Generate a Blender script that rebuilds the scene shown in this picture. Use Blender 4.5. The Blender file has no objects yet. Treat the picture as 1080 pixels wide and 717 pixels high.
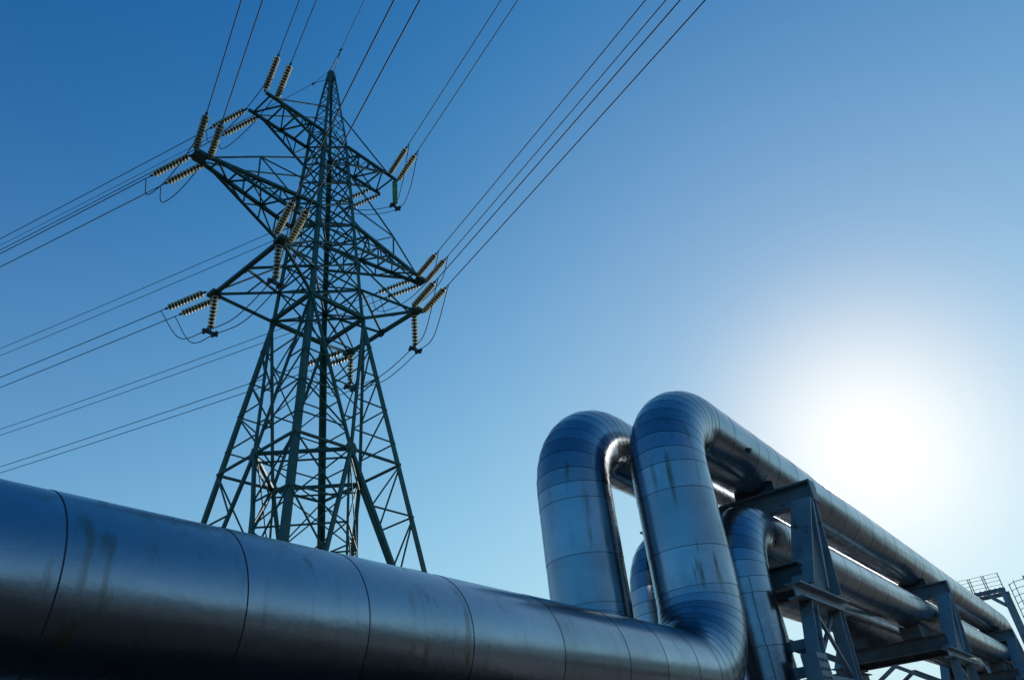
import bpy, math, random
from mathutils import Vector, Matrix, Quaternion
random.seed(7)
S = bpy.context.scene
COL = S.collection
PI = math.pi

# ------------------------------------------------------------------ camera
f_px, pitch, roll, yaw = 777.6, 0.56796, -0.11598, 0.60841
cd = bpy.data.cameras.new("camera")
cd.sensor_fit = 'HORIZONTAL'; cd.sensor_width = 36.0
cd.lens = 36.0 * f_px / 1080.0
cd.clip_start = 0.05; cd.clip_end = 8000
cam = bpy.data.objects.new("camera", cd); COL.objects.link(cam)
cp, sp, cy, sy = math.cos(pitch), math.sin(pitch), math.cos(yaw), math.sin(yaw)
fwd = Vector((-sy*cp, cy*cp, sp)); rgt = Vector((cy, sy, 0)); upv = rgt.cross(fwd)
r2 = rgt*math.cos(roll) + upv*math.sin(roll); u2 = -rgt*math.sin(roll) + upv*math.cos(roll)
M = Matrix((r2, u2, -fwd)).transposed().to_4x4(); M.translation = Vector((0, 0, 1.6))
cam.matrix_world = M
S.camera = cam

# ------------------------------------------------------------------ sky, sun, exposure
SUN = Vector((-0.141, 0.934, 0.329)).normalized()
EL = math.asin(SUN.z); AZ = math.atan2(SUN.x, SUN.y)      # from +Y towards +X
w = bpy.data.worlds.new("World"); S.world = w; w.use_nodes = True
nt = w.node_tree; nt.nodes.clear()
def N(t, **k):
    n = nt.nodes.new(t)
    for a, b in k.items(): setattr(n, a, b)
    return n
out = N('ShaderNodeOutputWorld'); bg = N('ShaderNodeBackground')
sky = N('ShaderNodeTexSky', sky_type='NISHITA', sun_disc=False)
sky.sun_elevation = EL; sky.sun_rotation = AZ
sky.altitude = 100; sky.air_density = 3.0; sky.dust_density = 0.0; sky.ozone_density = 10.0
def LK(a, b): nt.links.new(a, b)
def MATH(op, a, b):
    n = N('ShaderNodeMath', operation=op)
    for i, v in enumerate((a, b)):
        if isinstance(v, (int, float)): n.inputs[i].default_value = v
        else: LK(v, n.inputs[i])
    return n.outputs[0]
def VMUL(col, fac):
    n = N('ShaderNodeVectorMath', operation='SCALE'); n.inputs[0].default_value = col; LK(fac, n.inputs['Scale']); return n.outputs[0]
def VADD(a, b):
    n = N('ShaderNodeVectorMath', operation='ADD'); LK(a, n.inputs[0]); LK(b, n.inputs[1]); return n.outputs[0]
gain = N('ShaderNodeVectorMath', operation='MULTIPLY'); LK(sky.outputs[0], gain.inputs[0]); gain.inputs[1].default_value = (.175, .845, 1.62)
total = gain.outputs[0]
# forward-scattered aureole of the hazy air round the sun, and the pale band towards the horizon (both by world direction)
tc = N('ShaderNodeTexCoord')
dot = N('ShaderNodeVectorMath', operation='DOT_PRODUCT'); dot.inputs[1].default_value = SUN; LK(tc.outputs['Generated'], dot.inputs[0])
cs = MATH('MAXIMUM', dot.outputs['Value'], 0.0)
for power, col in ((4, (.25, 1.4, 1.3)), (10, (2.4, 1.2, .4)), (100, (13.0, 10.8, 7.2)), (400, (4.0, 5.2, 6.6)), (4000, (60, 57, 52))):
    total = VADD(total, VMUL(col, MATH('POWER', cs, power)))
xyz = N('ShaderNodeSeparateXYZ'); LK(tc.outputs['Generated'], xyz.inputs[0])
hz = MATH('POWER', MATH('SUBTRACT', 1.0, MATH('MAXIMUM', xyz.outputs['Z'], 0.10)), 3)
wt = MATH('MULTIPLY_ADD', dot.outputs['Value'], .5); wt.node.inputs[2].default_value = .5
total = VADD(total, VMUL((1.9, 2.9, 2.4), MATH('MULTIPLY', MATH('POWER', wt, 3), MATH('POWER', MATH('SUBTRACT', 1.0, MATH('MAXIMUM', xyz.outputs['Z'], 0.10)), 2))))
total = VADD(total, VMUL((.35, 1.9, 9.2), hz))
total = VADD(total, VMUL((5.2, 7.0, 4.6), MATH('MULTIPLY', hz, wt)))
# soft shoulder, as the air's brightness saturates towards the sun
ex = N('ShaderNodeSeparateXYZ'); LK(total, ex.inputs[0]); cx = N('ShaderNodeCombineXYZ')
for i in range(3):
    LK(MATH('MULTIPLY', MATH('SUBTRACT', 1.0, MATH('EXPONENT', MATH('MULTIPLY', ex.outputs[i], -1/12.5), 0)), 12.5), cx.inputs[i])
total = cx.outputs[0]
LK(total, bg.inputs['Color']); bg.inputs['Strength'].default_value = 0.10
nt.links.new(bg.outputs[0], out.inputs['Surface'])

sd = bpy.data.lights.new("sun", 'SUN'); sd.energy = 2.4; sd.angle = math.radians(0.5); sd.color = (1.0, 0.95, 0.87)
so = bpy.data.objects.new("sun", sd); COL.objects.link(so)
so.rotation_euler = SUN.to_track_quat('Z', 'Y').to_euler()
S.view_settings.view_transform = 'Standard'; S.view_settings.look = 'None'
S.view_settings.exposure = 0.0; S.view_settings.gamma = 1.0; S.view_settings.use_curve_mapping = False

# ------------------------------------------------------------------ materials
def material(name, color, rough=0.5, metal=0.0, **k):
    m = bpy.data.materials.new(name); m.use_nodes = True
    b = m.node_tree.nodes['Principled BSDF']
    b.inputs['Base Color'].default_value = (*color, 1); b.inputs['Roughness'].default_value = rough; b.inputs['Metallic'].default_value = metal
    for a, v in k.items(): b.inputs[a].default_value = v
    return m
def noise_mix(m, c1, c2, scale, detail=4, rough=None, bump=0.0, bscale=None, coord='Object', stretch=None):
    t = m.node_tree; b = t.nodes['Principled BSDF']
    co = t.nodes.new('ShaderNodeTexCoord'); src = co.outputs[coord]
    if stretch:
        mp = t.nodes.new('ShaderNodeMapping'); mp.inputs['Scale'].default_value = stretch
        t.links.new(src, mp.inputs[0]); src = mp.outputs[0]
    n = t.nodes.new('ShaderNodeTexNoise'); n.inputs['Scale'].default_value = scale; n.inputs['Detail'].default_value = detail
    t.links.new(src, n.inputs['Vector'])
    r = t.nodes.new('ShaderNodeValToRGB'); r.color_ramp.elements[0].position = .35; r.color_ramp.elements[1].position = .68
    r.color_ramp.elements[0].color = (*c1, 1); r.color_ramp.elements[1].color = (*c2, 1)
    t.links.new(n.outputs['Fac'], r.inputs['Fac']); t.links.new(r.outputs['Color'], b.inputs['Base Color'])
    if rough:
        mr = t.nodes.new('ShaderNodeMapRange'); mr.inputs['To Min'].default_value = rough[0]; mr.inputs['To Max'].default_value = rough[1]
        t.links.new(n.outputs['Fac'], mr.inputs['Value']); t.links.new(mr.outputs[0], b.inputs['Roughness'])
    if bump:
        n2 = t.nodes.new('ShaderNodeTexNoise'); n2.inputs['Scale'].default_value = bscale or scale; n2.inputs['Detail'].default_value = 3
        t.links.new(src, n2.inputs['Vector'])
        bp = t.nodes.new('ShaderNodeBump'); bp.inputs['Strength'].default_value = 1.0; bp.inputs['Distance'].default_value = bump
        t.links.new(n2.outputs['Fac'], bp.inputs['Height']); t.links.new(bp.outputs[0], b.inputs['Normal'])
    return m

OFFS = 27.1
def cladding_material():
    m = material("aluminium_cladding", (.56, .57, .58), .24, 1.0)
    t = m.node_tree; b = t.nodes['Principled BSDF']; L = t.links.new
    co = t.nodes.new('ShaderNodeNewGeometry')
    at = t.nodes.new('ShaderNodeAttribute'); at.attribute_name = 'sheet'
    n1 = t.nodes.new('ShaderNodeTexNoise'); n1.inputs['Scale'].default_value = 1.6; n1.inputs['Detail'].default_value = 6; n1.inputs['Roughness'].default_value = .62
    n2 = t.nodes.new('ShaderNodeTexNoise'); n2.inputs['Scale'].default_value = 34; n2.inputs['Detail'].default_value = 5
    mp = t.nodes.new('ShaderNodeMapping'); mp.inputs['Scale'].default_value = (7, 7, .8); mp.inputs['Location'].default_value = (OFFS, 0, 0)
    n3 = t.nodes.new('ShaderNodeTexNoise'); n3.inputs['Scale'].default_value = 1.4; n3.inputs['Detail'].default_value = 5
    L(co.outputs['Position'], n1.inputs['Vector']); L(co.outputs['Position'], n2.inputs['Vector']); L(co.outputs['Position'], mp.inputs[0]); L(mp.outputs[0], n3.inputs['Vector'])
    # sheet to sheet tone, grime clouds and run-off streaks, the brown in them painted-in reflections
    r1 = t.nodes.new('ShaderNodeMapRange'); r1.inputs['To Min'].default_value = .74; r1.inputs['To Max'].default_value = 1.0; L(at.outputs['Fac'], r1.inputs['Value'])
    r2 = t.nodes.new('ShaderNodeMapRange'); r2.inputs['From Min'].default_value = .3; r2.inputs['From Max'].default_value = .7; r2.inputs['To Min'].default_value = .86; r2.inputs['To Max'].default_value = 1.03; L(n1.outputs['Fac'], r2.inputs['Value'])
    r3 = t.nodes.new('ShaderNodeMapRange'); r3.inputs['From Min'].default_value = .58; r3.inputs['From Max'].default_value = .75; r3.inputs['To Min'].default_value = 1.0; r3.inputs['To Max'].default_value = .78; L(n3.outputs['Fac'], r3.inputs['Value'])
    a = t.nodes.new('ShaderNodeMath'); a.operation = 'MULTIPLY'; L(r1.outputs[0], a.inputs[0]); L(r2.outputs[0], a.inputs[1])
    a2 = t.nodes.new('ShaderNodeMath'); a2.operation = 'MULTIPLY'; L(a.outputs[0], a2.inputs[0]); L(r3.outputs[0], a2.inputs[1])
    sc = t.nodes.new('ShaderNodeVectorMath'); sc.operation = 'SCALE'; sc.inputs[0].default_value = (.40, .435, .475); L(a2.outputs[0], sc.inputs['Scale'])
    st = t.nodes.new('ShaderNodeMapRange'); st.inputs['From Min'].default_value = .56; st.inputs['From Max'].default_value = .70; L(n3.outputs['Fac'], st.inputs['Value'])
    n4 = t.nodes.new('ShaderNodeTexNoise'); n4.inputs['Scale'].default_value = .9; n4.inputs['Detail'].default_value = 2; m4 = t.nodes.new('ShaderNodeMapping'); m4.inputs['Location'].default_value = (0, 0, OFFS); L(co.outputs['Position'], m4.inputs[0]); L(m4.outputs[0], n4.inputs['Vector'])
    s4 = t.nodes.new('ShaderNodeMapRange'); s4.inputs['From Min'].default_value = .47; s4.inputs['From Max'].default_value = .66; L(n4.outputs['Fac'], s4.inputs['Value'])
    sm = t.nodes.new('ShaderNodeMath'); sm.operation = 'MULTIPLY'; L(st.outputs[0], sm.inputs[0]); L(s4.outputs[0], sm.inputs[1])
    mxs = t.nodes.new('ShaderNodeMix'); mxs.data_type = 'RGBA'; L(sm.outputs[0], mxs.inputs[0]); L(sc.outputs[0], mxs.inputs[6]); mxs.inputs[7].default_value = (.22, .17, .11, 1)  # brown streak colour stands in for warm reflections on the risers
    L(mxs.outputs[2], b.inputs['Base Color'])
    rr = t.nodes.new('ShaderNodeMapRange'); rr.inputs['From Min'].default_value = .3; rr.inputs['From Max'].default_value = .7; rr.inputs['To Min'].default_value = .23; rr.inputs['To Max'].default_value = .13; L(n1.outputs['Fac'], rr.inputs['Value'])
    ra = t.nodes.new('ShaderNodeMath'); ra.operation = 'MULTIPLY_ADD'; ra.inputs[1].default_value = .05; L(n2.outputs['Fac'], ra.inputs[0]); rs = t.nodes.new('ShaderNodeMath'); rs.operation = 'MULTIPLY_ADD'; rs.inputs[1].default_value = .16; L(sm.outputs[0], rs.inputs[0]); L(rr.outputs[0], rs.inputs[2])
    rp = t.nodes.new('ShaderNodeMath'); rp.operation = 'MULTIPLY_ADD'; rp.inputs[1].default_value = .07; L(at.outputs['Fac'], rp.inputs[0]); L(rs.outputs[0], rp.inputs[2])
    L(rp.outputs[0], ra.inputs[2])
    L(ra.outputs[0], b.inputs['Roughness'])
    b1 = t.nodes.new('ShaderNodeBump'); b1.inputs['Distance'].default_value = .009; b1.inputs['Strength'].default_value = .7; L(n1.outputs['Fac'], b1.inputs['Height'])
    b2 = t.nodes.new('ShaderNodeBump'); b2.inputs['Distance'].default_value = .00018; b2.inputs['Strength'].default_value = .6; L(n2.outputs['Fac'], b2.inputs['Height']); L(b1.outputs[0], b2.inputs['Normal'])
    L(b2.outputs[0], b.inputs['Normal'])
    return m
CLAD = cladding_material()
SEAM = material("dark_seam", (.075, .075, .08), .6, .6)  # dark strip along the sheet joints
GREEN = noise_mix(material("green_painted_steel", (.03, .07, .065), .55, 0.0), (.016, .075, .048), (.040, .115, .078), 2.2, rough=(.45, .65))
STEEL = noise_mix(material("grey_painted_steel", (.08, .1, .13), .5, 0.0), (.26, .255, .25), (.37, .36, .345), 3.0, rough=(.4, .65), bump=.002, bscale=14)
def rusty(m, amount, scale=5):
    t = m.node_tree; b = t.nodes['Principled BSDF']; src = b.inputs['Base Color'].links[0].from_socket
    co = t.nodes.new('ShaderNodeTexCoord'); n = t.nodes.new('ShaderNodeTexNoise'); n.inputs['Scale'].default_value = scale; n.inputs['Detail'].default_value = 8; n.inputs['Roughness'].default_value = .7
    t.links.new(co.outputs['Object'], n.inputs['Vector'])
    r = t.nodes.new('ShaderNodeMapRange'); r.inputs['From Min'].default_value = 1-amount; r.inputs['From Max'].default_value = 1.08-amount; t.links.new(n.outputs['Fac'], r.inputs['Value'])
    x = t.nodes.new('ShaderNodeMix'); x.data_type = 'RGBA'; t.links.new(r.outputs[0], x.inputs[0]); t.links.new(src, x.inputs[6]); x.inputs[7].default_value = (.16, .075, .035, 1)
    t.links.new(x.outputs[2], b.inputs['Base Color'])
rusty(STEEL, .42)
rusty(GREEN, .36, 2.5)
DARK = noise_mix(material("dark_weathered_steel", (.05, .05, .05), .6, 0.2), (.12, .115, .11), (.20, .18, .16), 3.5, rough=(.5, .75))
WIRE = material("conductor_aluminium", (.03, .03, .033), .7, .2)
FIT = material("galvanised_fitting", (.10, .11, .11), .5, .6)
GLASS = material("insulator_glass", (.85, .84, .68), .16, 0.0, IOR=1.5)
GLASS.node_tree.nodes['Principled BSDF'].inputs['Transmission Weight'].default_value = .35
_t = GLASS.node_tree; _tr = _t.nodes.new('ShaderNodeBsdfTranslucent'); _tr.inputs['Color'].default_value = (.93, .91, .70, 1)
_mx = _t.nodes.new('ShaderNodeMixShader'); _mx.inputs[0].default_value = .78
_t.links.new(_t.nodes['Principled BSDF'].outputs[0], _mx.inputs[1]); _t.links.new(_tr.outputs[0], _mx.inputs[2]); _t.links.new(_mx.outputs[0], _t.nodes['Material Output'].inputs['Surface'])
CORE = material("insulator_caps", (.05, .045, .035), .4, .1)
GREENGLASS = material("green_insulator_glass", (.12, .50, .30), .12, 0.0, IOR=1.5)
GREENGLASS.node_tree.nodes['Principled BSDF'].inputs['Transmission Weight'].default_value = .55
CONC = noise_mix(material("concrete", (.3, .29, .27), .85), (.22, .21, .2), (.36, .35, .32), 4, bump=.006, bscale=25)
SOIL = noise_mix(material("dry_grass_ground", (.07, .06, .04), .95), (.011, .0115, .006), (.032, .028, .015), .9, detail=8, bump=.06, bscale=3.5)

# ------------------------------------------------------------------ mesh helpers
class MB:
    def __init__(s): s.v = []; s.f = []; s.mi = []; s.sheet = []; s.smooth = []
    def face(s, idx, mi=0, sh=.5, sm=False): s.f.append(idx); s.mi.append(mi); s.sheet.append(sh); s.smooth.append(sm)
    def box(s, p, q):
        (x0, y0, z0), (x1, y1, z1) = p, q; b = len(s.v)
        s.v += [(x, y, z) for z in (z0, z1) for y in (y0, y1) for x in (x0, x1)]
        for fc in ((0, 2, 3, 1), (4, 5, 7, 6), (0, 1, 5, 4), (2, 6, 7, 3), (0, 4, 6, 2), (1, 3, 7, 5)): s.face([b+i for i in fc])
    def frame(s, p, q, hint=(0, 0, 1)):
        p, q = Vector(p), Vector(q); d = (q-p).normalized(); h = Vector(hint)
        if abs(d.dot(h)) > .97: h = Vector((1, 0, 0)) if abs(d.x) < .9 else Vector((0, 1, 0))
        a = d.cross(h).normalized(); return p, q, d, a, a.cross(d).normalized()
    def prism(s, p, q, prof, hint=(0, 0, 1)):                 # closed 2-D profile swept from p to q
        p, q, d, a, b = s.frame(p, q, hint); o = len(s.v); n = len(prof)
        for c in (p, q): s.v += [tuple(c + a*x + b*y) for x, y in prof]
        for i in range(n): j = (i+1) % n; s.face([o+i, o+j, o+n+j, o+n+i])
        s.face([o+i for i in range(n)][::-1]); s.face([o+n+i for i in range(n)])
    def bar(s, p, q, w, h=None, hint=(0, 0, 1)):
        h = h or w; w /= 2; h /= 2
        s.prism(p, q, [(-w, -h), (w, -h), (w, h), (-w, h)], hint)
    def angle(s, p, q, w, t, da, db):                           # L profile, flanges towards da and db
        p, q = Vector(p), Vector(q); da, db = Vector(da), Vector(db); o = len(s.v)
        pr = [(0, 0), (w, 0), (w, t), (t, t), (t, w), (0, w)]
        for c in (p, q): s.v += [tuple(c + da*x + db*y) for x, y in pr]
        for i in range(6): j = (i+1) % 6; s.face([o+i, o+j, o+6+j, o+6+i])
        s.face([o+i for i in range(6)][::-1]); s.face([o+6+i for i in range(6)])
    def ibeam(s, p, q, h, b, t, hint=(0, 0, 1)):
        H, B, T = h/2, b/2, t/2
        s.prism(p, q, [(-B, -H), (B, -H), (B, -H+t), (T, -H+t), (T, H-t), (B, H-t), (B, H), (-B, H), (-B, H-t), (-T, H-t), (-T, -H+t), (-B, -H+t)], hint)
    def tube(s, pts, r, n=8, cap=True):
        pts = [Vector(p) for p in pts]; o = len(s.v); a = None
        for i, p in enumerate(pts):
            d = (pts[min(i+1, len(pts)-1)] - pts[max(i-1, 0)]).normalized()
            if a is None: a = d.orthogonal().normalized()
            a = (a - d*a.dot(d)).normalized(); b = d.cross(a)
            s.v += [tuple(p + r*(math.cos(2*PI*k/n)*a + math.sin(2*PI*k/n)*b)) for k in range(n)]
        for i in range(len(pts)-1):
            for k in range(n):
                j = (k+1) % n; s.face([o+i*n+k, o+i*n+j, o+(i+1)*n+j, o+(i+1)*n+k], sm=True)
        if cap: s.face([o+k for k in range(n)][::-1]); s.face([o+(len(pts)-1)*n+k for k in range(n)])
    def lathe(s, prof, n=20):
        o = len(s.v)
        for r, z in prof: s.v += [(r*math.cos(2*PI*k/n), r*math.sin(2*PI*k/n), z) for k in range(n)]
        for i in range(len(prof)-1):
            for k in range(n):
                j = (k+1) % n; s.face([o+i*n+k, o+i*n+j, o+(i+1)*n+j, o+(i+1)*n+k], sm=True)
        s.face([o+k for k in range(n)][::-1]); s.face([o+(len(prof)-1)*n+k for k in range(n)])
    def plate(s, poly, thick):                                  # poly: list of 3-D points in a plane
        P = [Vector(p) for p in poly]; n = (P[1]-P[0]).cross(P[2]-P[0]).normalized()*thick/2; o = len(s.v); k = len(P)
        s.v += [tuple(p-n) for p in P] + [tuple(p+n) for p in P]
        s.face([o+i for i in range(k)][::-1]); s.face([o+k+i for i in range(k)])
        for i in range(k): j = (i+1) % k; s.face([o+i, o+j, o+k+j, o+k+i])
    def mesh(s, name, mats, origin=(0, 0, 0)):
        ox, oy, oz = origin; me = bpy.data.meshes.new(name)
        me.from_pydata([(x-ox, y-oy, z-oz) for x, y, z in s.v], [], s.f)
        for m in mats: me.materials.append(m)
        me.polygons.foreach_set('material_index', s.mi); me.polygons.foreach_set('use_smooth', s.smooth)
        at = me.attributes.new('sheet', 'FLOAT', 'FACE'); at.data.foreach_set('value', s.sheet)
        me.update(); return me
    def build(s, name, mat, parent=None, origin=(0, 0, 0), label=None):
        o = bpy.data.objects.new(name, s.mesh(name, mat if isinstance(mat, (list, tuple)) else [mat], origin)); COL.objects.link(o)
        if parent: o.parent = parent
        if label: o['label'] = label
        return o
def tag(o, label, cat, group=None):
    o['label'] = label; o['category'] = cat
    if group: o['group'] = group
    return o
def thing(name, loc, label, cat, group=None, rz=0):
    o = bpy.data.objects.new(name, None); COL.objects.link(o); o.location = loc; o.rotation_euler = (0, 0, rz); o.empty_display_size = .3
    return tag(o, label, cat, group)

# ------------------------------------------------------------------ ground
g = MB(); nx = 60
def gh(x, y): return .05*math.sin(x*.9+1.3*math.sin(y*.35)) + .04*math.sin(y*1.1+x*.3)
xs = [(-1 if i < 0 else 1)*(abs(i)/30)**3*3000 for i in range(-30, 31)]
for y in xs:
    for x in xs: g.v.append((x-4, y+8, (gh(x, y)-.1) if abs(x)+abs(y) < 400 else -.1))
for j in range(60):
    for i in range(60):
        a = j*61+i; g.face([a, a+1, a+62, a+61], sm=True)
gr = g.build("ground", SOIL); gr['kind'] = 'structure'

GRAVEL = noise_mix(material("gravel_road", (.26, .22, .17), .95), (.17, .14, .105), (.33, .28, .22), 1.3, detail=10, bump=.02, bscale=28)  # unseen road below the raised pipes, pale gravel added to lighten their undersides
g = MB(); rx = [-60+4*i for i in range(31)]; ry = [9.5+3*i for i in range(9)]
for yy in ry:
    for xx in rx: g.v.append((xx, yy + (.5*math.sin(xx*.35) if yy in (ry[0], ry[-1]) else 0), .06))
for j in range(len(ry)-1):
    for i in range(len(rx)-1):
        a = j*len(rx)+i; g.face([a, a+1, a+len(rx)+1, a+len(rx)])
rd = g.build("road", GRAVEL); rd['kind'] = 'structure'
# belt of trees closing the horizon to the right of and behind the camera
LEAF = noise_mix(material("autumn_foliage", (.05, .05, .02), .8), (.026, .030, .012), (.060, .050, .022), .35, detail=3)
BARK = material("bark", (.06, .045, .035), .9)
rnd = random.Random(5); tb = MB()
for i in range(120):
    az = math.radians(9 + 186*i/119 + rnd.uniform(-1, 1)); d_ = rnd.uniform(58, 92); h_ = rnd.uniform(11.5, 18)
    bx, by = d_*math.sin(az), d_*math.cos(az); rr = h_*rnd.uniform(.24, .34)
    tb.tube([(bx, by, -.1), (bx+rnd.uniform(-.3, .3), by, h_*.45), (bx, by+rnd.uniform(-.4, .4), h_*.9)], .22, 5)
    cl = [(rnd.uniform(-.6, .6)*rr, rnd.uniform(-.6, .6)*rr, h_*rnd.uniform(.22, .85), rr*rnd.uniform(.4, .65)) for _ in range(9)]
    for cx_, cy_, cz_, cr in cl:
        for k in range(34):
            v = Vector((rnd.gauss(0, 1), rnd.gauss(0, 1), rnd.gauss(0, 1))).normalized()*cr*rnd.uniform(.5, 1.0); c = Vector((bx+cx_, by+cy_, cz_)) + v
            a = Vector((rnd.gauss(0, 1), rnd.gauss(0, 1), rnd.gauss(0, 1))).normalized(); b = a.orthogonal().normalized(); q = rnd.uniform(.3, .6); o = len(tb.v)
            tb.v += [tuple(c+a*q), tuple(c+b*q*.7), tuple(c-a*q), tuple(c-b*q*.7)]; tb.face([o, o+1, o+2, o+3], 1)
t = tb.build("treeline", [BARK, LEAF]); t['kind'] = 'stuff'
# ------------------------------------------------------------------ pipes
NS = 72
def ring(c, n1, n2, r): return [tuple(c + r*(math.cos(2*PI*k/NS)*n1 + math.sin(2*PI*k/NS)*n2)) for k in range(NS)]
def sheet(mb, c0, c1, n1a, n1b, n2, r0, r1, mi=0):
    o = len(mb.v); mb.v += ring(c0, n1a, n2, r0) + ring(c1, n1b, n2, r1); sh = random.random()
    for k in range(NS):
        j = (k+1) % NS; mb.face([o+k, o+j, o+NS+j, o+NS+k], mi, sh, True)
def run(mb, p, q, joints, r, n1, rivets=0):
    """cladding sheets from p to q, overlapping at the joints (distances from p)"""
    p, q = Vector(p), Vector(q); L = (q-p).length; d = (q-p)/L; n1 = Vector(n1); n2 = d.cross(n1)
    J = [0] + [j for j in joints if .12 < j < L-.12] + [L]
    for a, b in zip(J[:-1], J[1:]):
        sheet(mb, p+d*(a+.003), p+d*(b-.003), n1, n1, n2, r+.003, r+.0005)
        sheet(mb, p+d*(b-.0035), p+d*(b+.0035), n1, n1, n2, r+.0006, r+.0006, 1)
        if rivets and b < L-.01:
            for k in range(rivets):
                a_ = 2*PI*k/rivets; rad = math.cos(a_)*n1 + math.sin(a_)*n2; tg = d.cross(rad)
                c = p + d*(b+.03) + rad*(r+.0045); o = len(mb.v); q_ = .0045
                mb.v += [tuple(c + q_*(math.cos(PI*i/3)*d + math.sin(PI*i/3)*tg)) for i in range(6)] + [tuple(c + rad*.0035)]
                for i in range(6): mb.face([o+i, o+(i+1) % 6, o+6], 0, .9)
        jj = random.uniform(-1, 1)*JIT[0]                       # the lap joint along the sheet
        A = SEAMDIR(n1, n2, r+.0045, jj)
        o = len(mb.v); w_ = .004
        for s_ in (a+.007, b-.007):
            for e in (-w_, w_): mb.v.append(tuple(p + d*s_ + SEAMDIR(n1, n2, r+.0042, jj, e/r)))
        mb.face([o, o+1, o+3, o+2], 1)
BASEANG = [0.0]; JIT = [.25]
def SEAMDIR(n1, n2, r, j, e=0):
    a = BASEANG[0] + j + e
    return (math.cos(a)*n1 + math.sin(a)*n2)*r
def elbow(mb, ctr, e1, e2, R, r, gores, n2):
    """90 degree elbow: axis at ctr + R(cos t e1 + sin t e2)"""
    ctr, e1, e2, n2 = Vector(ctr), Vector(e1), Vector(e2), Vector(n2)
    cut = [0] + [PI/2*(i + random.uniform(-.09, .09))/gores for i in range(1, gores)] + [PI/2]
    for i in range(gores):
        t0, t1 = cut[i], cut[i+1]
        fr = [ (math.cos(t)*e1 + math.sin(t)*e2) for t in (t0, t1) ]
        g_ = .10/gores
        t0b, t1b = t0 + .003, t1 - .003
        fb = [ (math.cos(t)*e1 + math.sin(t)*e2) for t in (t0b, t1b) ]
        sheet(mb, ctr+R*fb[0], ctr+R*fb[1], fb[0], fb[1], n2, r+.0022, r+.0004)
        if i: sheet(mb, ctr+R*(math.cos(t0-.0024)*e1+math.sin(t0-.0024)*e2), ctr+R*(math.cos(t0+.0024)*e1+math.sin(t0+.0024)*e2), fr[0], fr[0], n2, r+.0006, r+.0006, 1)
def joints(L, step, off=.4):
    out = []; s = off
    while s < L: out.append(s); s += step*random.uniform(.9, 1.1)
    return out
X, Y, Z = Vector((1, 0, 0)), Vector((0, 1, 0)), Vector((0, 0, 1))
def pipe(x, yr, zl, zh, r, R, yend, label, low_j, rise_j, gores=10, ystart=-14, face=.7):
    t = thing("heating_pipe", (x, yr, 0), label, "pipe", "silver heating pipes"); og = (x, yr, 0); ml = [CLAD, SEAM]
    if zl is not None:
        m = MB(); BASEANG[0] = -1.9; run(m, (x, ystart, zl), (x, yr-R, zl), [j-.05-ystart for j in low_j] if low_j else joints(40, .95), r, X); m.build("straight_run", ml, t, og)
        m = MB(); elbow(m, (x, yr-R, zl+R), -Z, Y, R, r, gores, X); m.build("elbow", ml, t, og)
    m = MB(); BASEANG[0] = face; JIT[0] = .25 if face == .7 else .02; z0 = zl+R; run(m, (x, yr, z0), (x, yr, zh-R), [j-z0 for j in rise_j], r, X); m.build("riser", ml, t, og); JIT[0] = .25
    m = MB(); elbow(m, (x, yr+R, zh-R), -Y, Z, R, r, gores, X); m.build("elbow", ml, t, og)
    RE = 1.5*r+.6
    m = MB(); BASEANG[0] = -2.36; run(m, (x, yr+R, zh), (x, yend-RE, zh), joints(60, .98, .55), r, X); m.build("straight_run", ml, t, og)
    m = MB(); elbow(m, (x, yend-RE, zh-RE), Z, Y, RE, r, 8, X); m.build("elbow", ml, t, og)
    m = MB(); BASEANG[0] = .7; run(m, (x, yend, zh-RE), (x, yend, -.2), joints(9, .98), r, X); m.build("riser", ml, t, og)
    return t, og
LOWJ = [-9.5, -8.6, -7.6, -6.7, -5.8, -4.8, -3.9, -3.0, -2.1, -1.2, -.4, .48, 1.35, 2.23, 3.03, 3.93, 4.97, 5.93, 6.6, 7.25]
P1, og1 = pipe(-3.773, 8.684, 2.60, 6.14, .5, 1.0, 38.3, "thick silver pipe crossing the foreground, bending up in the taller front riser", LOWJ, [3.62, 4.06, 4.79])
P2, og2 = pipe(-4.970, 8.179, 2.60, 6.125, .5, 1.0, 38.3, "thick silver pipe whose leftmost riser stands behind the foreground pipe", None, [3.62, 4.19, 4.91])
P3, og3 = pipe(-3.71, 10.06, 1.10, 4.757, .402, .85, 36.9, "thinner silver pipe bending right from the riser beside the first trestle", None, [2.3, 3.05, 3.7], 9, -14, -.95)
P4, og4 = pipe(-4.970, 10.06, 1.10, 4.757, .402, .85, 36.9, "thinner silver pipe peeking out between the two tall thick risers", None, [2.3, 2.9, 3.4, 3.75], 9, -14, -1.0)
# small welded lugs on the overhead run of the first pipe
for y in (10.75,):
    m = MB(); c = Vector((-3.773, y, 6.14)); dirv = Vector((math.cos(.42), 0, -math.sin(.42)))
    m.bar(c+dirv*.48, c+dirv*.54, .07, .05, (0, 1, 0)); m.build("lug", DARK, P1, og1)

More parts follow.
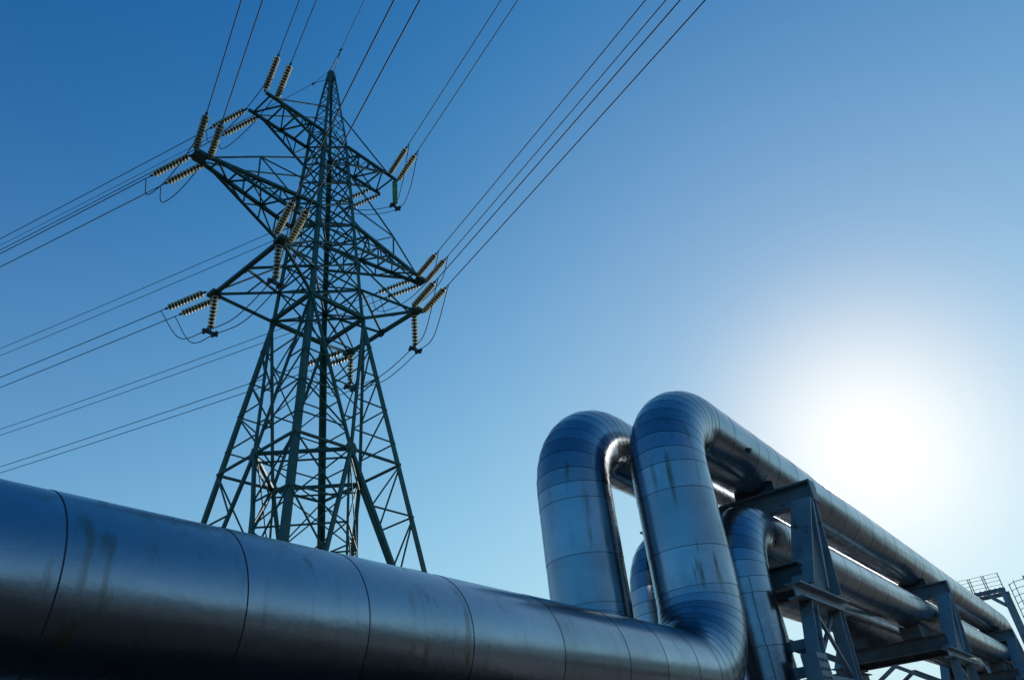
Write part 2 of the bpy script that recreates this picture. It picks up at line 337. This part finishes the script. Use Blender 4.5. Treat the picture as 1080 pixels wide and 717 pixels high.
# ------------------------------------------------------------------ trestles
def trestle(yt, xn, f1, f2, zb, lab, width=.31, xf=-5.75):
    t = thing("pipe_trestle", (xn, yt, 0), lab, "trestle", "steel trestles carrying the pipes"); og = (xn, yt, 0)
    zt = 5.60
    # crossbeam under the thick pipes
    m = MB(); m.ibeam((xn, yt, zt-.17), (xf-.2, yt, zt-.17), .34, .26, .03)
    m.box((xn-.012, yt-.131, zt-.3405), (xn+.012, yt+.131, zt+.0005)); m.build("crossbeam", STEEL, t, og)
    for px, r in ((-3.773, .5), (-4.97, .5)):
        m = MB(); m.plate([(px-.34, yt, zt+.002), (px+.34, yt, zt+.002), (px+.34, yt, zt+.16)] + [(px+.34*c, yt, 6.14-math.sqrt(.505**2-(.34*c)**2)) for c in (.8, .5, .2, 0, -.2, -.5, -.8)] + [(px-.34, yt, zt+.16)], .16)
        m.build("saddle", DARK, t, og)
    for side, xx in ((1, xn), (-1, xf)):
        m = MB(); x0 = xx-side*width/2
        top0, top1 = yt-.30, yt-.05
        fA = [(top0, zt-.345), (f1, zb+.125)]; fB = [(top1, zt-.345), (f2, zb+.125)]
        # tapered web with raking flange and upright flange
        m.plate([(x0, fA[0][0], fA[0][1]), (x0, fB[0][0], fB[0][1]), (x0, fB[1][0], fB[1][1]), (x0, fA[1][0], fA[1][1])], .02)
        c = m.build("column", STEEL, t, og)
        for (a, b), wdt in ((fA, width), (fB, width)):
            m = MB(); m.bar((x0, a[0], a[1]-.002), (x0, b[0], b[1]+.002), wdt, .03, (0, 1, 0)); m.build("flange", STEEL, c)
            c.children[-1].location = (0, 0, 0) if False else (0, 0, 0)
            c_ = c.children[-1]; c_.data.transform(Matrix.Translation((-og[0], -og[1], 0)))
        m = MB(); m.bar((x0+side*width*.42, (fA[0][0]+fB[0][0])/2, zt-.36), (x0+side*width*.42, (f1*.45+f2*.55), zb+.14), .035, .05, (0, 1, 0)); s_ = m.build("stiffener", STEEL, c)
        s_.data.transform(Matrix.Translation((-og[0], -og[1], 0)))
        # foot beam along the pipes
        m = MB(); m.ibeam((x0, f1-.45, zb), (x0, f2+.5, zb), .2, .22, .022); m.build("foot_beam", STEEL, t, og)
        # legs
        legs = []
        for fy, lean in ((f1, .47), (f2, .17)):
            a = Vector((x0, fy-.02, zb-.105)); b = Vector((x0, fy-lean*zb, .0)); legs.append((a, b))
            m = MB(); m.ibeam(a, b, .2, .17, .018, (0, 1, 0)); m.build("leg", STEEL, t, og)
            m = MB(); m.box((b.x-.25, b.y-.25, -.3), (b.x+.25, b.y+.25, .06)); m.build("footing", CONC, t, og)
        (a0, b0), (a1, b1) = legs
        lv = [0, .26, .62, .97]
        for i, (s0, s1) in enumerate(zip(lv[:-1], lv[1:])):
            p0, p1, q0, q1 = a0.lerp(b0, s0), a1.lerp(b1, s0), a0.lerp(b0, s1), a1.lerp(b1, s1)
            m = MB(); m.bar(p0+X*.02*side, q1+X*.02*side, .055, .04, (1, 0, 0)); m.build("brace", STEEL, t, og)
            m = MB(); m.bar(p1-X*.045*side, q0-X*.045*side, .055, .04, (1, 0, 0)); m.build("brace", STEEL, t, og)
            m = MB(); m.bar(q0, q1, .06, .08, (1, 0, 0)); m.build("brace", STEEL, t, og)
        # gusset plates at the first joint
        m = MB(); c = a0.lerp(b0, .24); m.box((x0-.10, c.y-.22, c.z-.2), (x0+.10, c.y+.17, c.z+.18))
        for by in (-.16, -.05, .06):
            for bz in (-.1, 0, .1): m.tube([(x0+side*.099, c.y+by, c.z+bz), (x0+side*.122, c.y+by, c.z+bz)], .017, 6)
        m.build("gusset", STEEL, t, og)
    xa, xb = xn-width/2, xf+width/2
    ym = (f1+f2)/2
    # transverse beams under the thinner pipes
    for yy in (f1+.12, f2-.1):
        m = MB(); m.ibeam((xa, yy, zb+.30), (xb, yy, zb+.30), .30, .2, .02); m.build("transverse_beam", DARK, t, og)
    for px in (-3.773, -4.97):
        m = MB(); m.plate([(px-.22, ym, zb+.452), (px+.22, ym, zb+.452)] + [(px+.22*c, ym, max(zb+.46, 4.757-math.sqrt(.405**2-(.22*c)**2))) for c in (1, .5, 0, -.5, -1)], f2-f1+.2); m.build("shoe", DARK, t, og)
    for yy, zz in ((f1-.25, zb-.62), (f1-.42, zb-.95), (f2-.2, zb-.95)):
        m = MB(); m.bar((xa, yy, zz), (xb, yy, zz), .09, .12); m.build("strut", STEEL, t, og)
    for yy in (f1-.12, f2-.06):
        m = MB(); m.bar((xa, yy-.12, zb-.8), ((xa+xb)/2, yy, zb-.05), .08, .08); m.build("brace", STEEL, t, og)
        m = MB(); m.bar((xb, yy-.12, zb-.8), ((xa+xb)/2, yy, zb-.05), .08, .08); m.build("brace", STEEL, t, og)
    return t
trestle(11.95, -2.87, 10.45, 11.60, 3.66, "nearest grey steel trestle, standing just right of the thinner riser")
trestle(22.7, -2.95, 20.3, 22.1, 3.66, "middle grey steel trestle, its crossbeam end standing clear against the sky")
trestle(34.9, -3.05, 32.6, 34.3, 3.66, "farthest steel trestle, beside the caged ladder at the pipes' far end")

# ------------------------------------------------------------------ far platform and caged ladder
og = (-3.2, 40, 0)
t = thing("service_platform", og, "dark steel service platform with thin railing above the pipes' far end", "platform")
for xx in (-3.2, -6.6):
    for yy in (40, 41.3):
        m = MB(); m.ibeam((xx, yy, 0), (xx-.02, yy, 7.7), .2, .2, .02, (0, 1, 0)); m.build("post", STEEL, t, og)
for yy in (40, 41.3):
    m = MB(); m.ibeam((-3.1, yy, 7.78), (-6.7, yy, 7.78), .16, .14, .02); m.build("beam", STEEL, t, og)
    m = MB(); m.bar((-3.25, yy, 7.1), (-3.85, yy, 7.7), .1); m.build("knee_brace", STEEL, t, og)
m = MB()
for i in range(18): m.box((-6.7+i*.2, 39.95, 7.862), (-6.7+i*.2+.05, 41.35, 7.89))
m.build("grating", DARK, t, og)
for i, xx in enumerate((-3.15, -3.72, -3.80, -4.30, -4.38, -4.95, -5.03, -5.6, -6.6)):
    m = MB(); m.bar((xx, 40, 7.86), (xx, 40, 8.5), .035); m.build("railing_post", DARK, t, og)
for zz in (8.0, 8.17, 8.34, 8.49):
    m = MB(); m.bar((-3.1, 40, zz), (-6.65, 40, zz), .015); m.build("rail", DARK, t, og)
og = (-2.15, 42, 0)
t = thing("caged_ladder", og, "dark steel ladder in a round hooped cage at the right edge", "ladder")
for sx in (-.25, .25):
    m = MB(); m.bar((og[0]+sx, 42.7, 0), (og[0]+sx, 42.7, 8.6), .06); m.build("stile", DARK, t, og)
for i in range(28):
    m = MB(); m.tube([(og[0]-.25, 42.7, .3+i*.3), (og[0]+.25, 42.7, .3+i*.3)], .015, 6); m.build("rung", DARK, t, og)
for k in range(5):
    a = PI + k*PI/4; m = MB(); c = Vector((og[0]+.92*math.cos(a), 42.5+.92*math.sin(a), 0)); m.bar(c+Z*2.3, c+Z*8.35, .09 if k == 0 else .05, .03); m.build("cage_strap", DARK, t, og)
for i in range(22):
    zz = 2.4+i*.28; m = MB(); m.tube([(og[0]+.9*math.cos(PI+k*PI/14), 42.5+.9*math.sin(PI+k*PI/14), zz) for k in range(15)], .015, 5); m.build("hoop", DARK, t, og)

# ------------------------------------------------------------------ lattice tower
TX, TY, RZ = -22.21, 17.05, -0.034
tw = thing("lattice_tower", (TX, TY, 0), "tall dark green steel lattice pylon carrying the power lines", "pylon", rz=RZ)
ZW, Z1, Z2, Z3, ZP = 20.87, 31.9, 26.38, 21.8, 37.95
def hw(z):
    if z <= ZW: return 4.52 + (1.42-4.52)*z/ZW
    if z <= Z1: return 1.42 + (.75-1.42)*(z-ZW)/(Z1-ZW)
    return .75 + (.15-.75)*(z-Z1)/(ZP-Z1)
def C4(sx, sy, z): h = hw(z); return Vector((sx*h, sy*h, z))     # local x = v, local y = u
CORN = ((1, 1), (1, -1), (-1, -1), (-1, 1))
for sx, sy in CORN:
    for z0, z1, wd, tt in ((.02, ZW, .235, .03), (ZW, Z1, .185, .025), (Z1, ZP, .11, .02)):
        m = MB(); m.angle(C4(sx, sy, z0), C4(sx, sy, z1), wd, tt, (-sx, 0, 0), (0, -sy, 0)); m.build("leg", GREEN, tw)
    m = MB(); b = C4(sx, sy, 0); m.box((b.x-.4, b.y-.4, -.4), (b.x+.4, b.y+.4, .1)); m.build("footing", CONC, tw)
FACES = [(CORN[i], CORN[(i+1) % 4]) for i in range(4)]
ZN = 13.7
def gusset(m, c, nrm, s):
    c = Vector(c); n = Vector(nrm).normalized(); a = n.cross(Z).normalized(); b = a.cross(n)
    m.plate([c+a*s*math.cos(k*PI/3)+b*s*math.sin(k*PI/3) for k in range(6)], .03)
for (A, B) in FACES:
    nrm = Vector((A[0]+B[0], A[1]+B[1], 0)).normalized()
    # big cross brace of the splayed foot
    m = MB(); node = (C4(*A, ZN)+C4(*B, ZN))/2
    for P_ in (A, B):
        top, bot = C4(*P_, ZW), C4(*P_, .6)
        m.bar(top, node, .11, .09, nrm); m.bar(node, bot, .14, .11, nrm)
        K = 4                                                       # secondary ladder between leg and brace
        prev = None
        for i in range(1, K+1):
            s_ = i/(K+.6); z_ = ZW+(ZN-ZW)*s_; lg = C4(*P_, z_); br = top.lerp(node, s_)
            m.bar(lg, br, .048, .048, nrm)
            if prev is not None: m.bar(prev, br, .05, .05, nrm)
            prev = lg
        m.bar(C4(*P_, ZN), node, .09, .09, nrm)
        prev = C4(*P_, ZN)
        K = 6
        for i in range(1, K):
            s_ = i/K; z_ = ZN+(.6-ZN)*s_; lg = C4(*P_, z_); br = node.lerp(bot, s_)
            m.bar(lg, br, .055, .055, nrm); m.bar(prev, br, .05, .05, nrm); prev = lg
    gusset(m, node+nrm*.02, nrm, .3)
    # and above: ties between the braces in the upright V
    for s_ in (.3, .58, .8):
        m.bar(C4(*A, ZW).lerp(node, s_), C4(*B, ZW).lerp(node, s_), .05, .045, nrm)
    m.bar(C4(*A, ZW).lerp(node, .3), C4(*B, ZW).lerp(node, .58), .045, .04, nrm); m.bar(C4(*B, ZW).lerp(node, .3)-nrm*.05, C4(*A, ZW).lerp(node, .58)-nrm*.05, .045, .04, nrm)
    m.build("lattice_panel", GREEN, tw)
    # shaft above the waist
    lv = [ZW, 22.45, 24.0, 25.2, Z2, 27.9, 29.3, 30.6, Z1, 33.0, 34.1, 35.1, 36.0, 36.8, 37.5]
    for i, (z0, z1) in enumerate(zip(lv[:-1], lv[1:])):
        m = MB(); wd = .07 if z0 < Z1-.1 else .042
        m.bar(C4(*A, z0), C4(*B, z1), wd, wd*.6, nrm)
        if z0 < Z1-.1: m.bar(C4(*B, z0)-nrm*.07, C4(*A, z1)-nrm*.07, wd, wd*.6, nrm)
        m.bar(C4(*A, z1), C4(*B, z1), wd*1.05, wd*.8, nrm)
        if z0 < Z1-.1: gusset(m, (C4(*A, z0)+C4(*B, z1))/2, nrm, .09)
        m.build("lattice_panel", GREEN, tw)
    m = MB(); m.bar(C4(*A, ZW), C4(*B, ZW), .17, .15, nrm); m.build("ring_beam", GREEN, tw)
# diaphragm at the foot nodes: diamond ring, and cross ties at the waist
nodes = [(C4(*A, ZN)+C4(*B, ZN))/2 for A, B in FACES]
for i in range(4):
    m = MB(); m.bar(nodes[i], nodes[(i+1) % 4], .13, .12); m.bar(nodes[i]-Z*.35, nodes[(i+1) % 4]-Z*.35+Vector((0, 0, -.01)), .06)
    m.build("diaphragm", GREEN, tw)
for z_ in (ZW, 22.45, Z2, Z1):
    m = MB(); m.bar(C4(1, 1, z_), C4(-1, -1, z_), .08, .07); m.bar(C4(1, -1, z_-.08), C4(-1, 1, z_-.08), .08, .07); m.build("diaphragm", GREEN, tw)
def post(i, z_): return Vector((nodes[i % 4].x, nodes[i % 4].y, 0))*.96 + Z*z_
for i in range(4):
    m = MB(); m.bar(post(i, ZN), post(i, 7.6), .07, .06); m.build("hip_post", GREEN, tw)
    for k, z_ in enumerate((10.9, 8.2)):
        m = MB(); m.bar(post(i, z_), post(i+1, z_), .065, .055); zu = (ZN, 10.9)[k]
        m.bar(post(i, zu), post(i+1, z_), .045); m.bar(post(i+1, zu-.06), post(i, z_-.06), .045); m.build("diaphragm", GREEN, tw)
m = MB(); m.lathe([(.17, ZP-.75), (.2, ZP-.7), (.21, ZP-.02), (.14, ZP+.08)], 12); m.build("peak_cap", GREEN, tw)
# crossarms: upper (box ended) and middle (pointed)
def arm_lattice(m, a0, a1, b0, b1, n, w_):
    for i in range(n):
        s0, s1 = i/n, (i+1)/n
        if i % 2 == 0: m.bar(a0.lerp(a1, s0), b0.lerp(b1, s1), w_)
        else: m.bar(b0.lerp(b1, s0), a0.lerp(a1, s1), w_)
        m.bar(a0.lerp(a1, s1), b0.lerp(b1, s1), w_)
for sy in (-1, 1):
    # upper arm
    root = thing_parent = bpy.data.objects.new("crossarm", None); COL.objects.link(root); root.parent = tw
    h = hw(Z1); e = 3.95
    ends = []
    for sx in (-1, 1):
        a, b = C4(sx, sy, Z1), Vector((sx*h*.96, sy*(e+.25), Z1)); ends.append((a, b))
        m = MB(); m.bar(a, b, .13, .13); m.build("chord", GREEN, root)
        up = C4(sx, sy, Z1+2.3); m = MB(); m.bar(up, b-Vector((0, sy*.5, 0)), .055); m.build("hanger", GREEN, root)
        lo = C4(sx, sy, Z1-1.3); m = MB(); m.bar(lo, a.lerp(b, .78), .10, .09); arm_lattice(m, a, a.lerp(b, .78), lo, a.lerp(b, .77), 4, .05); m.build("chord", GREEN, root)
    m = MB(); arm_lattice(m, ends[0][0], ends[0][1]-Vector((0, sy*.25, 0)), ends[1][0], ends[1][1]-Vector((0, sy*.25, 0)), 4, .07)
    m.build("lattice", GREEN, root)
    # middle arm
    root = bpy.data.objects.new("crossarm", None); COL.objects.link(root); root.parent = tw
    e = 6.4; tip = Vector((0, sy*e, Z2)); ch = []
    for sx in (-1, 1):
        a, b = C4(sx, sy, Z2), tip+Vector((sx*.16, sy*.3, 0)); ch.append((a, b))
        m = MB(); m.bar(a, b, .15, .15); m.build("chord", GREEN, root)
        mid = a.lerp(b, .52)
        up = C4(sx, sy, Z2+3.4); post = mid+Z*1.35
        m = MB(); m.bar(up, post, .06); m.bar(post, b-Vector((0, sy*.5, 0)), .06); m.bar(mid, post, .06); m.bar(a.lerp(b, .25), post, .05); m.bar(C4(sx, sy, Z2+1.2), post, .05); m.build("hanger", GREEN, root)
        lo = C4(sx, sy, Z2-1.4); en = a.lerp(b, .82)
        m = MB(); m.bar(lo, en, .11, .10); arm_lattice(m, a, en, lo, en-Z*.02, 5, .055); m.build("chord", GREEN, root)
    m = MB(); arm_lattice(m, ch[0][0], ch[0][1], ch[1][0], ch[1][1], 6, .07); m.box((-.3, sy*e-.22, Z2-.1), (.3, sy*e+.22, Z2+.1)); m.build("lattice", GREEN, root)
    # lower outrigger beam
    root = bpy.data.objects.new("outrigger", None); COL.objects.link(root); root.parent = tw
    L3, W3 = 3.7, 2.44
    p, q = Vector((W3, sy*L3, Z3)), Vector((-W3, sy*L3, Z3)); mid = (p+q)/2
    m = MB(); m.bar(p+Vector((.15, 0, 0)), q-Vector((.15, 0, 0)), .16, .15)
    for c in (p, q): m.box((c.x-.26, c.y-.2, c.z-.09), (c.x+.26, c.y+.2, c.z+.09))
    gusset(m, mid+Vector((0, .02, 0)), (0, 1, 0), .24); m.build("beam", GREEN, root)
    for sx in (-1, 1):
        tipp = p if sx > 0 else q
        for zz, wd in ((ZW, .11), (22.45, .09)):
            m = MB(); m.bar(C4(sx, sy, zz), tipp, wd); m.build("strut", GREEN, root)
        m = MB(); m.bar(C4(sx, sy, 22.45), mid, .09); m.bar(C4(sx, sy, 22.45).lerp(tipp, .5), C4(sx, sy, 22.45).lerp(mid, .5), .05); m.build("strut", GREEN, root)
        m = MB(); m.bar(C4(sx, sy, 24.0), mid.lerp(tipp, .85), .06); m.build("hanger", GREEN, root)

# ------------------------------------------------------------------ insulators and wires
R3 = Matrix.Rotation(RZ, 4, 'Z')
def TWp(x, y, z): return R3 @ Vector((x, y, z)) + Vector((TX, TY, 0))
VV, UU = (R3 @ Vector((1, 0, 0))), (R3 @ Vector((0, 1, 0)))
def heading(az, s): return Vector((math.sin(az), math.cos(az), -s))
UPD = heading(1.939, .087); LFD = heading(-1.757, -.05)
disc = MB(); disc.lathe([(.03, -.095), (.05, -.06), (.075, -.035), (.105, -.016), (.145, -.004), (.155, .008), (.10, .016), (.07, .03), (.05, .055), (.03, .095)], 16)
disc.mi = [0 if max(math.hypot(*disc.v[i][:2]) for i in f) > .125 else 1 for f in disc.f]
disc_me = disc.mesh("disc", [GLASS, CORE]); gd_me = disc.mesh("disc", [GREENGLASS, GREENGLASS])
fitm = MB(); fitm.tube([(0, 0, -.22), (0, 0, 0)], .03, 6); fitm.box((-.05, -.03, -.12), (.05, .03, -.03)); fit_me = fitm.mesh("fitting", [FIT])
def string(p, d, n, label, group, me=disc_me, first=.2, pitch_=.19):
    d = d.normalized(); t = thing("insulator_string", p, label, "insulator", group); t.rotation_mode = 'QUATERNION'; t.rotation_quaternion = d.to_track_quat('Z', 'Y')
    for i in range(n):
        o = bpy.data.objects.new("disc", me); COL.objects.link(o); o.parent = t; o.location = (0, 0, first+.09+i*pitch_)
    for zz in (first, first+n*pitch_+.22):
        o = bpy.data.objects.new("fitting", fit_me); COL.objects.link(o); o.parent = t; o.location = (0, 0, zz)
    return p + d*(first+n*pitch_+.2)
def wire(p, hd, L, label, r=.021, k=.0004, group="power line conductors"):
    pts = [p + hd*t + Z*(k*t*t) for t in [L*(i/28)**1.3 for i in range(29)]]
    m = MB(); m.tube([Vector(q)-p for q in pts], r, 6); o = m.build("conductor", WIRE); o.location = p
    return tag(o, label, "power line", group)
PH = {  # phase: (tip u, tip v shift for the overhead side, for the leftward side, z, name)
 'a1': (-3.95, .72, -.72, Z1, "upper left crossarm"), 'b1': (3.95, .72, -.72, Z1, "upper right crossarm"),
 'a2': (-6.4, .12, -.12, Z2, "long middle left crossarm"), 'b2': (6.4, .12, -.12, Z2, "long middle right crossarm"),
 'a3': (-3.7, 2.5, None, Z3, "lower left outrigger's near end"), 'b3': (3.7, 2.5, None, Z3, "lower right outrigger's upper end"),
 'a4': (-3.7, None, -2.5, Z3, "lower left outrigger's outer end"), 'b4': (3.7, None, -2.5, Z3, "lower right outrigger's inner end")}
ENDU, ENDL = {}, {}
for key, (a, vu, vl, z, nm) in PH.items():
    for j, (du, wd) in enumerate(((-.33, "outer" if a < 0 else "inner"), (.33, "inner" if a < 0 else "outer"))):
        if vu is not None:
            p = TWp(vu, a+du, z)
            e = string(p, UPD, 11, f"{wd} of two glass strings pulled upward from {nm}", "tension insulator strings"); ENDU[key, j] = e
            wire(e, UPD, 75, f"{wd} of two wires leaving the {nm} over the camera")
        if vl is not None:
            p = TWp(vl, a+du, z)
            e = string(p, LFD, 11, f"{wd} of two glass strings pulled leftward from {nm}", "tension insulator strings"); ENDL[key, j] = e
            wire(e, LFD, 160, f"{wd} of two wires running left from the {nm}")
HANG = {}
for key, vs in (('a3', 2.3), ('b3', 2.3), ('a4', -2.3), ('b4', -2.3), ('b1', .72)):
    a, _, _, z, nm = PH[key]
    me = gd_me if key == 'b1' else disc_me
    p = TWp(vs, a*(1.0 if key != 'b1' else 1.03), z-.05)
    before = set(COL.objects); HANG[key] = string(p, -Z, 9, f"{'green ' if key=='b1' else ''}glass string hanging straight down from {nm}", "hanging insulator strings", me, .12)
    root = [o for o in COL.objects if o not in before and o.parent is None][0]
    m = MB(); m.bar(-UU*.34, UU*.34, .09, .14)
    for q in (-.2, .2): m.bar(UU*q-VV*.2, UU*q+VV*.2, .1, .12)
    qi = root.rotation_quaternion.inverted()
    m.v = [tuple(qi @ (Vector(c)+(HANG[key]-p))) for c in m.v]; m.build("yoke", FIT, root)
def curve(pts, n=10):                                   # Catmull-Rom through points
    P = [pts[0]*2-pts[1]] + pts + [pts[-1]*2-pts[-2]]; out = []
    for i in range(1, len(P)-2):
        for k in range(n):
            t = k/n; a, b, c, d = P[i-1:i+3]
            out.append(.5*((2*b)+(c-a)*t+(2*a-5*b+4*c-d)*t*t+(-a+3*b-3*c+d)*t**3))
    return out + [pts[-1]]
def jumper(pts, label):
    p0 = pts[0]; m = MB(); m.tube([q-p0 for q in curve(pts)], .02, 6); o = m.build("jumper_wire", WIRE); o.location = p0
    tag(o, label, "jumper wire", "jumper loops"); return o
for j in (0, 1):
    wd = ("first", "second")[j]; du = (-.2, .2)[j]
    side = ("outer", "inner")[j]
    for k in ('a1', 'a2', 'b2'):
        A, B = ENDU[k, j]+UPD*.3, ENDL[k, j]+LFD*.3; drop = -1.9
        jumper([A, A.lerp(B, .12)+Z*(drop*.7), A.lerp(B, .5)+Z*drop, A.lerp(B, .88)+Z*drop*.75, B], f"{side} slack wire looping beneath {PH[k][4]}")
    A, B = ENDU['b1', j]+UPD*.3, ENDL['b1', j]+LFD*.3; H = HANG['b1']+UU*du
    jumper([A, A.lerp(H, .45)-Z*1.0, H, H.lerp(B, .5)-Z*.35, B], f"{side} slack wire held by the green hanging string")
    for s_, x3, x4 in (('left', 'a3', 'a4'), ('right', 'b3', 'b4')):
        A, B = ENDU[x3, j]+UPD*.3, ENDL[x4, j]+LFD*.3; H, G = HANG[x3]+UU*du, HANG[x4]+UU*du
        jumper([A, A.lerp(H, .5)-Z*.9, H, H.lerp(G, .5)-Z*.5, G, G.lerp(B, .5)-Z*.9, B], f"{side} slack wire passing under the lower {s_} outrigger")
# ground wire at the peak
pk = TWp(0, 0, ZP)
gu = pk + UPD*1.6 + Z*.25; gl = pk + LFD*1.3 - Z*.1
for nm, st, e, hd, L in (("over the camera", pk+Vector((.15, 0, 0)), gu, UPD, 75), ("to the left", pk-Vector((.15, 0, .15)), gl, LFD, 160)):
    wire(e, hd, L, f"single earth wire running {nm} from the pylon's peak", .016)
m = MB()
m.tube([gu, pk+Vector((.1, .08, 0))], .018, 6); m.tube([gu, pk+Vector((.0, -.12, 0))], .018, 6)
m.tube([gl, pk+Vector((-.15, 0, -.35))], .018, 6); m.tube([gl, pk+Vector((-.1, -.1, .15)), gu], .014, 6)
for c in (gu, gl): m.tube([c-Vector((.09, 0, 0)), c+Vector((.09, 0, 0))], .06, 8)
m.v = [tuple(Vector(q)-pk) for q in m.v]; o = m.build("earth_wire_clamp", FIT); o.location = pk
tag(o, "forked clamp and strands tying earth wires to the pylon's peak", "clamp")
